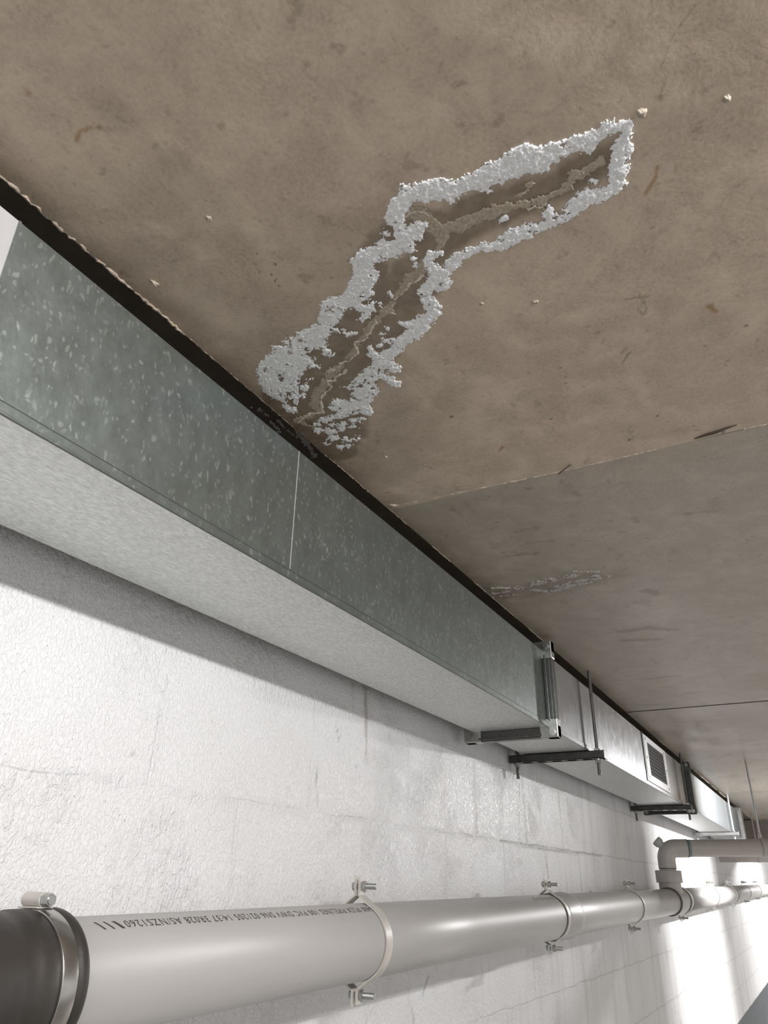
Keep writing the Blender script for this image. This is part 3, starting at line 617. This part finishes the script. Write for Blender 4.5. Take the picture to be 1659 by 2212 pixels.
# ------------------------------------------------------------------ trapeze hangers
def hex_(b, p, r, h):
    b.cyl(p, (p[0], p[1], p[2]+h), r, 6, False)
def trapeze(x, y0, y1, ry0, ry1, label, ms, mr, w_=.0413, h=.0215, tail=.045, rd=.0048):
    T = thing('duct_hanger', label, 'hanger', (x, (y0+y1)/2, DZ0-h), 'trapeze hangers under the duct')
    z1 = DZ0-.0023; z0_ = z1-h; xa, xb = x-w_/2, x+w_/2; b = MB(); t = .0022
    b.box(xa, xa+t, y0, y1, z0_, z1, .0006); b.box(xb-t, xb, y0, y1, z0_, z1, .0006); b.box(xa, xb, y0, y1, z1-t, z1, .0006)
    b.box(xa, xa+.009, y0, y1, z0_, z0_+t, .0006); b.box(xb-.009, xb, y0, y1, z0_, z0_+t, .0006)
    y = y0+.02
    while y < y1-.02:      # web between the slots
        b.box(xa+.008, xb-.008, y, y+.018, z0_, z0_+t); y += .046
    b.box(xa-.0005, xb+.0005, y0-.003, y0, z0_-.001, z1+.001, .0006); b.build('channel', ms, T)
    for k, ry in enumerate((ry0, ry1)):
        r = MB(); zt = CZ+.01 if ry < .56 else CZ+.03; r.cyl((x, ry, z0_-tail), (x, ry, zt), rd, 14)
        n_ = int((zt-z0_+tail)/.006)
        for i in range(n_): zz = z0_-tail+i*.006; r.lathe([(0, rd), (.0015, rd+.0007), (.003, rd)], (x, ry, zz), (0, 0, 1), 10)
        ro = r.build('threaded_rod', mr, T)
        n = MB(); hex_(n, (x, ry, z0_-.012), .0085, .0085); n.cyl((x, ry, z0_-.0035), (x, ry, z0_), .012, 18); n.build('nut', M_bolt, ro)
        n = MB(); hex_(n, (x, ry, z1), .0085, .0075); n.build('nut', M_bolt, ro)
    return T
trapeze(2.285, .512, .800, .533, .781, 'nearest dark slotted channel hanger with two threaded rods, under the shiny duct length', M_strut, M_rod)
trapeze(4.02, .522, .800, .535, .781, 'dark channel hanger just before the second flange, second from the camera', M_strut, M_rod)
trapeze(6.10, .510, .800, .537, .781, 'pale lit channel hanger with bright rod near the far end of the duct', M_strut_lit, M_strut_lit, tail=.03)
trapeze(7.02, .520, .800, .536, .781, 'farthest hanger, right behind the last duct flange', M_strut_lit, M_strut_lit, tail=.02)
# ------------------------------------------------------------------ main drain pipe
AX = lambda x: (x, .6947+.0023*x, -.0977+.0092*x)
AD = Vector((1, .0023, .0092)).normalized(); R = .055
def pipe_len(name, x0, x1, prof, label, m_=M_pvc, cat='drain pipe'):
    T = thing(name, label, cat, AX(x0), 'lengths of the grey drain pipe')
    MB().lathe(prof, AX(x0), AD, 96).build('pipe_barrel', m_, T); return T
p1 = pipe_len('drain_pipe', .587, 2.243, [(0, R-.004), (0, R), (1.656, R), (1.656, R-.004)], 'nearest length of grey plastic drain pipe with printed writing along the top')
p2 = pipe_len('drain_pipe', 2.245, 4.17, [(0, .0555), (0, .0585), (.002, .0592), (.10, .0592), (.108, .0602), (.118, .0602), (.128, .0585), (.15, .0556), (.165, R), (1.893, R), (1.893, .052)], 'second length of grey drain pipe, starting with a swollen socket beyond the second clamp')
p3 = pipe_len('drain_pipe', 4.533, 6.949, [(0, R-.003), (0, R), (2.416, R), (2.416, .05)], 'third length of grey drain pipe, brightly lit beyond the junction')
p4 = pipe_len('drain_pipe', 6.95, 13.5, [(0, .056), (0, .0592), (.12, .0592), (.14, R), (6.55, R)], 'farthest length of grey drain pipe running out of the picture at right')
# printing
def ink(txt, x_start, x_end, theta, hgt):
    cu = bpy.data.curves.new('t', 'FONT'); cu.body = txt; cu.size = 1; cu.resolution_u = 2; cu.space_character = 1.12
    to = bpy.data.objects.new('t', cu); C.objects.link(to); dg = bpy.context.evaluated_depsgraph_get(); dg.update()
    me = bpy.data.meshes.new_from_object(to.evaluated_get(dg)); bpy.data.objects.remove(to)
    bm = bmesh.new(); bm.from_mesh(me); bmesh.ops.triangulate(bm, faces=bm.faces)
    xs = [v.co.x for v in bm.verts]; ys = [v.co.y for v in bm.verts]; xa, xb = min(xs), max(xs); ya, yb = 0, .72
    vs_ = []
    for v in bm.verts:
        x = x_start+(v.co.x-xa)/(xb-xa)*(x_end-x_start); th = theta-(v.co.y-ya)/(yb-ya)*hgt/R   # letters stand upside down, heads towards the room
        c = AX(x); rr = R+.0003
        vs_.append((x, c[1]-rr*math.sin(th), c[2]+rr*math.cos(th)))
    bm.verts.index_update(); b = MB(); b.add(vs_, [[v.index for v in f.verts] for f in bm.faces]); bm.free()
    return b
INK_TH = math.radians(24)
b = ink('65400 IPLEX PIPELINES 100 PVC DWV SN6 021205 14:37 3R028 AS/NZS1260', 1.20, .655, INK_TH, -.012)
for k in range(3):          # oblique strokes after the standard number
    x = .640-k*.012; n = 6
    for i in range(n):
        t0, t1 = i/n, (i+1)/n; vs_ = []
        for t, dx in ((t0, 0), (t1, 0), (t1, .003 if k else .005), (t0, .003 if k else .005)):
            th = INK_TH+t*.0125/R; xx = x+.007*t+dx*.9; c = AX(xx); vs_.append((xx, c[1]-(R+.0003)*math.sin(th), c[2]+(R+.0003)*math.cos(th)))
        b.add(vs_, [(0, 1, 2, 3)])
b.build('printed_text', M_ink, p1, label='dark upside-down printing along the pipe')
b = ink('SN6 021205 14:37', 2.20, 2.02, INK_TH, -.012)
b.build('printed_text', simple('faded_ink', (0.3, .27, .26), .6), p1, label='faded printing near the second clamp')
# rubber coupling
T = thing('rubber_coupling', 'black rubber coupling with a metal band around the pipe at bottom left', 'pipe coupling', AX(.45))
MB().lathe([(-.25, R), (-.25, .064), (-.155, .0645), (-.148, .061), (-.11, .061), (-.10, .0635), (0.062, .0635), (.066, .0625), (.078, .0620), (.082, .0638), (.100, .0642), (.102, .0628), (.124, .0628), (.126, .0645), (.133, .0645), (.1355, .0635), (.136, R)], AX(.45), AD, 96).build('rubber_sleeve', M_rubber, T)
MB().lathe([(.104, .0628), (.104, .0642), (.105, .0646), (.121, .0646), (.122, .0642), (.122, .0628)], AX(.45), AD, 96).build('metal_band', M_band, T, label='shiny metal band')
th0 = 0.05
h = MB(); c = AX(.562)
h.box(c[0]-.010, c[0]+.010, c[1]-.012, c[1]+.016, c[2]+.0640, c[2]+.0655, .0005)
h.cyl((c[0]-.001, c[1]+.016, c[2]+.0715), (c[0]-.001, c[1]-.010, c[2]+.0715), .0068, 20); h.build('screw_housing', M_strap, T)
h = MB(); h.cyl((c[0]-.001, c[1]-.010, c[2]+.0715), (c[0]-.001, c[1]-.020, c[2]+.0715), .0062, 6, False); h.cyl((c[0]-.001, c[1]-.019, c[2]+.0715), (c[0]-.001, c[1]-.0215, c[2]+.0715), .0045, 12); h.build('clamp_screw', M_bolt, T)
T = pipe_len('drain_pipe', -.9, .24, [(0, R), (1.09, R), (1.09, .05)], 'drain pipe length left of the rubber coupling, out of the picture')
# ------------------------------------------------------------------ clamps
def strap_profile(cy, cz_, r, side, tab, yo):
    pts = [(cy+yo, cz_+r+tab)]; pts.append((cy+yo, cz_+r+.010))
    a0 = 24
    for d in range(a0, 181-a0, 4):
        a = math.radians(d); pts.append((cy-side*r*math.sin(a), cz_+r*math.cos(a)))
    pts.append((cy+yo, cz_-r-.010)); pts.append((cy+yo, cz_-r-tab*.82)); return pts
def clamp(x, label, ms=M_strap):
    c = AX(x); T = thing('pipe_clamp', label, 'pipe clamp', (x, c[1], c[2]-R), 'strap clamps along the drain pipe')
    r = R+.0012 if not 4.2 < x < 4.5 else .0619
    MB().ribbon(strap_profile(c[1], c[2], r, 1, .036, -.003), x-.010, x+.010, -.0026).build('front_strap', ms, T)
    MB().ribbon(strap_profile(c[1], c[2], r, -1, .040, .0025), x-.010, x+.010, .0026).build('rear_strap', ms, T)
    MB().box(x-.012, x+.012, c[1]+r+.002, WY+.004, c[2]-.012, c[2]+.012).build('wall_bracket', ms, T)
    for zz in (c[2]+r+.024, c[2]-r-.017):
        b = MB().cyl((x+.001, c[1]+.014, zz), (x+.001, c[1]-.032, zz), .0042, 14)
        for i in range(8): b.lathe([(0, .0042), (.001, .0048), (.002, .0042)], (x+.001, c[1]-.031+i*.0024, zz), (0, 1, 0), 12)
        b.cyl((x+.001, c[1]+.0055, zz), (x+.001, c[1]+.012, zz), .0075, 6, False); bo = b.build('bolt', M_bolt, T)
        MB().cyl((x+.001, c[1]-.0065, zz), (x+.001, c[1]-.0130, zz), .0078, 6, False).build('nut', M_bolt, bo)
    return T
clamp(1.197, 'nearest cream strap clamp, where the printed writing on the pipe ends')
clamp(2.232, 'second strap clamp, right before the swollen pipe socket')
clamp(3.262, 'third strap clamp, midway between the socket and the pipe junction')
clamp(4.44, 'strap clamp on the pipe junction, only its lower bolt showing')
clamp(5.68, 'white brightly lit strap clamp, first beyond the pipe junction')
clamp(6.80, 'second strap clamp beyond the pipe junction')
clamp(8.07, 'third strap clamp beyond the pipe junction, small and dark')
clamp(9.34, 'farthest strap clamp beyond the pipe junction')
# ------------------------------------------------------------------ junction, riser, branch
JXp = 4.235
T = thing('pipe_junction', 'grey tee junction on the drain pipe with a riser on top', 'pipe fitting', AX(JXp))
MB().lathe([(0, R), (0, .0602), (.03, .0605), (.25, .0605), (.27, .0575), (.29, .0575), (.295, .060), (.31, .060), (.315, .0572), (.335, .0572), (.34, .0605), (.385, .0605), (.39, R)], AX(4.14), AD, 96).build('tee_body', M_pvc, T)
MB().lathe([(0, R+.0004), (.0, .0614), (.004, .0614), (.004, R+.0004)], AX(4.137), AD, 96).build('joint_ring', M_glue, T)
MB().lathe([(0, R+.0004), (.0, .0618), (.005, .0618), (.005, R+.0004)], AX(4.527), AD, 96).build('joint_ring', M_glue, T)
j = AX(JXp); up = (0, 0, 1)
MB().lathe([(0, .052), (.085, .052)], j, up, 64).build('riser_neck', M_pvc2, T)
T2 = thing('riser_elbow', 'grey elbow with a round cleanout cap above the pipe junction', 'pipe fitting', (j[0], j[1], .03))
MB().lathe([(0, .052), (0, .0610), (.004, .0618), (.052, .0618), (.055, .060), (.055, .040)], (j[0], j[1], .022), up, 64).build('reducer_socket', M_pvc2, T2)
MB().lathe([(0, .0395), (.012, .0395)], (j[0], j[1], .077), up, 64).build('spigot', M_pvc2, T2)
bd = Vector((4.385-j[0], .285-j[1], .008)).normalized(); AZ = .176; re = .050; ce = Vector((j[0], j[1], AZ-re))+bd*re
pts = [Vector((j[0], j[1], .086)), Vector((j[0], j[1], .1))]
for k in range(0, 13):
    a = math.pi/2*k/12; pts.append(ce-bd*re*math.cos(a)+Vector((0, 0, re*math.sin(a))))
e_end = pts[-1]+bd*.055; pts.append(e_end)
MB().path(pts, .0425, 48).build('elbow_body', M_pvc2, T2)
MB().path([e_end-bd*.001, e_end+bd*.003], .0432, 48).build('joint_ring', M_glue, T2)
MB().path([Vector((j[0], j[1], .084)), Vector((j[0], j[1], .087))], .0432, 48).build('joint_ring', M_glue, T2)
cdv = (Vector((0, 0, 1))-bd).normalized(); cc = ce+cdv*(re+.0425)
MB().path([cc-cdv*.02, cc+cdv*.008], .019, 32).build('cleanout_neck', M_pvc2, T2)
MB().path([cc+cdv*.006, cc+cdv*.008, cc+cdv*.030, cc+cdv*.032], [.022, .0245, .0245, .022], 12).build('cleanout_cap', M_cap, T2)
T = thing('branch_pipe', 'grey plastic branch pipe running right from the riser elbow under the ceiling', 'drain pipe', tuple(e_end))
b0 = e_end+bd*.0032; b1 = e_end+bd*1.6
MB().path([b0, b1], .0395, 64).build('pipe_barrel', M_pvc2, T)
MB().path([b0+bd*.0005, b0+bd*.012], .0398, 64).build('primer_stain', M_cyan, T, label='blue-green primer stain beside the elbow')
def branch_hanger(pt, zc, r, label, ax_dir):
    pt = Vector(pt); T = thing('pipe_hanger', label, 'hanger', (pt.x, pt.y, pt.z-r), 'rod hangers holding the branch pipes')
    b = MB(); b.path([Vector((pt.x, pt.y, pt.z+r+.01)), Vector((pt.x, pt.y, zc))], .0048, 12); b.build('threaded_rod', M_strut_lit, T)
    b = MB(); b.lathe([(-.009, r+.0004), (-.009, r+.0028), (.009, r+.0028), (.009, r+.0004)], pt, ax_dir, 40); b.build('pipe_ring', M_pvc2, T)
    side = ax_dir.cross(Vector((0, 0, 1))).normalized(); b = MB()
    b.path([pt+Vector((0, 0, r+.0032)), pt+Vector((0, 0, r+.022))], .0085, 6); b.path([pt+side*.004+Vector((0, 0, r+.012)), pt-side*.02+Vector((0, 0, r+.012))], .004, 8)
    b.build('clevis', M_strap, T)
    b = MB(); b.path([pt-side*(r+.0032), pt-side*(r+.018)], .0065, 8); b.build('ring_bolt', M_strap, T)
    return T
hp = b0+bd*(((j[1]-.270)/abs(bd.y))-(Vector(b0)-Vector((j[0], j[1], AZ))).length)
branch_hanger(hp, CZ+.008, .0395, 'long steel rod hanger holding the nearer branch pipe', bd)
T = thing('branch_pipe', 'second grey branch pipe leaving the wall, just below and behind the first', 'drain pipe', (7.47, WY, .24))
MB().path([(7.47, WY+.004, .243), (7.50, -.9, .250)], .042, 48).build('pipe_barrel', M_pvc2, T)
branch_hanger((7.4754, .50, .2443), CZ+.008, .042, 'rod hanger on the farther branch pipe behind the nearer one', Vector((0.03, -1.705, .007)).normalized())
for o in list(C.objects):
    if '_b' in o: del o['_b']
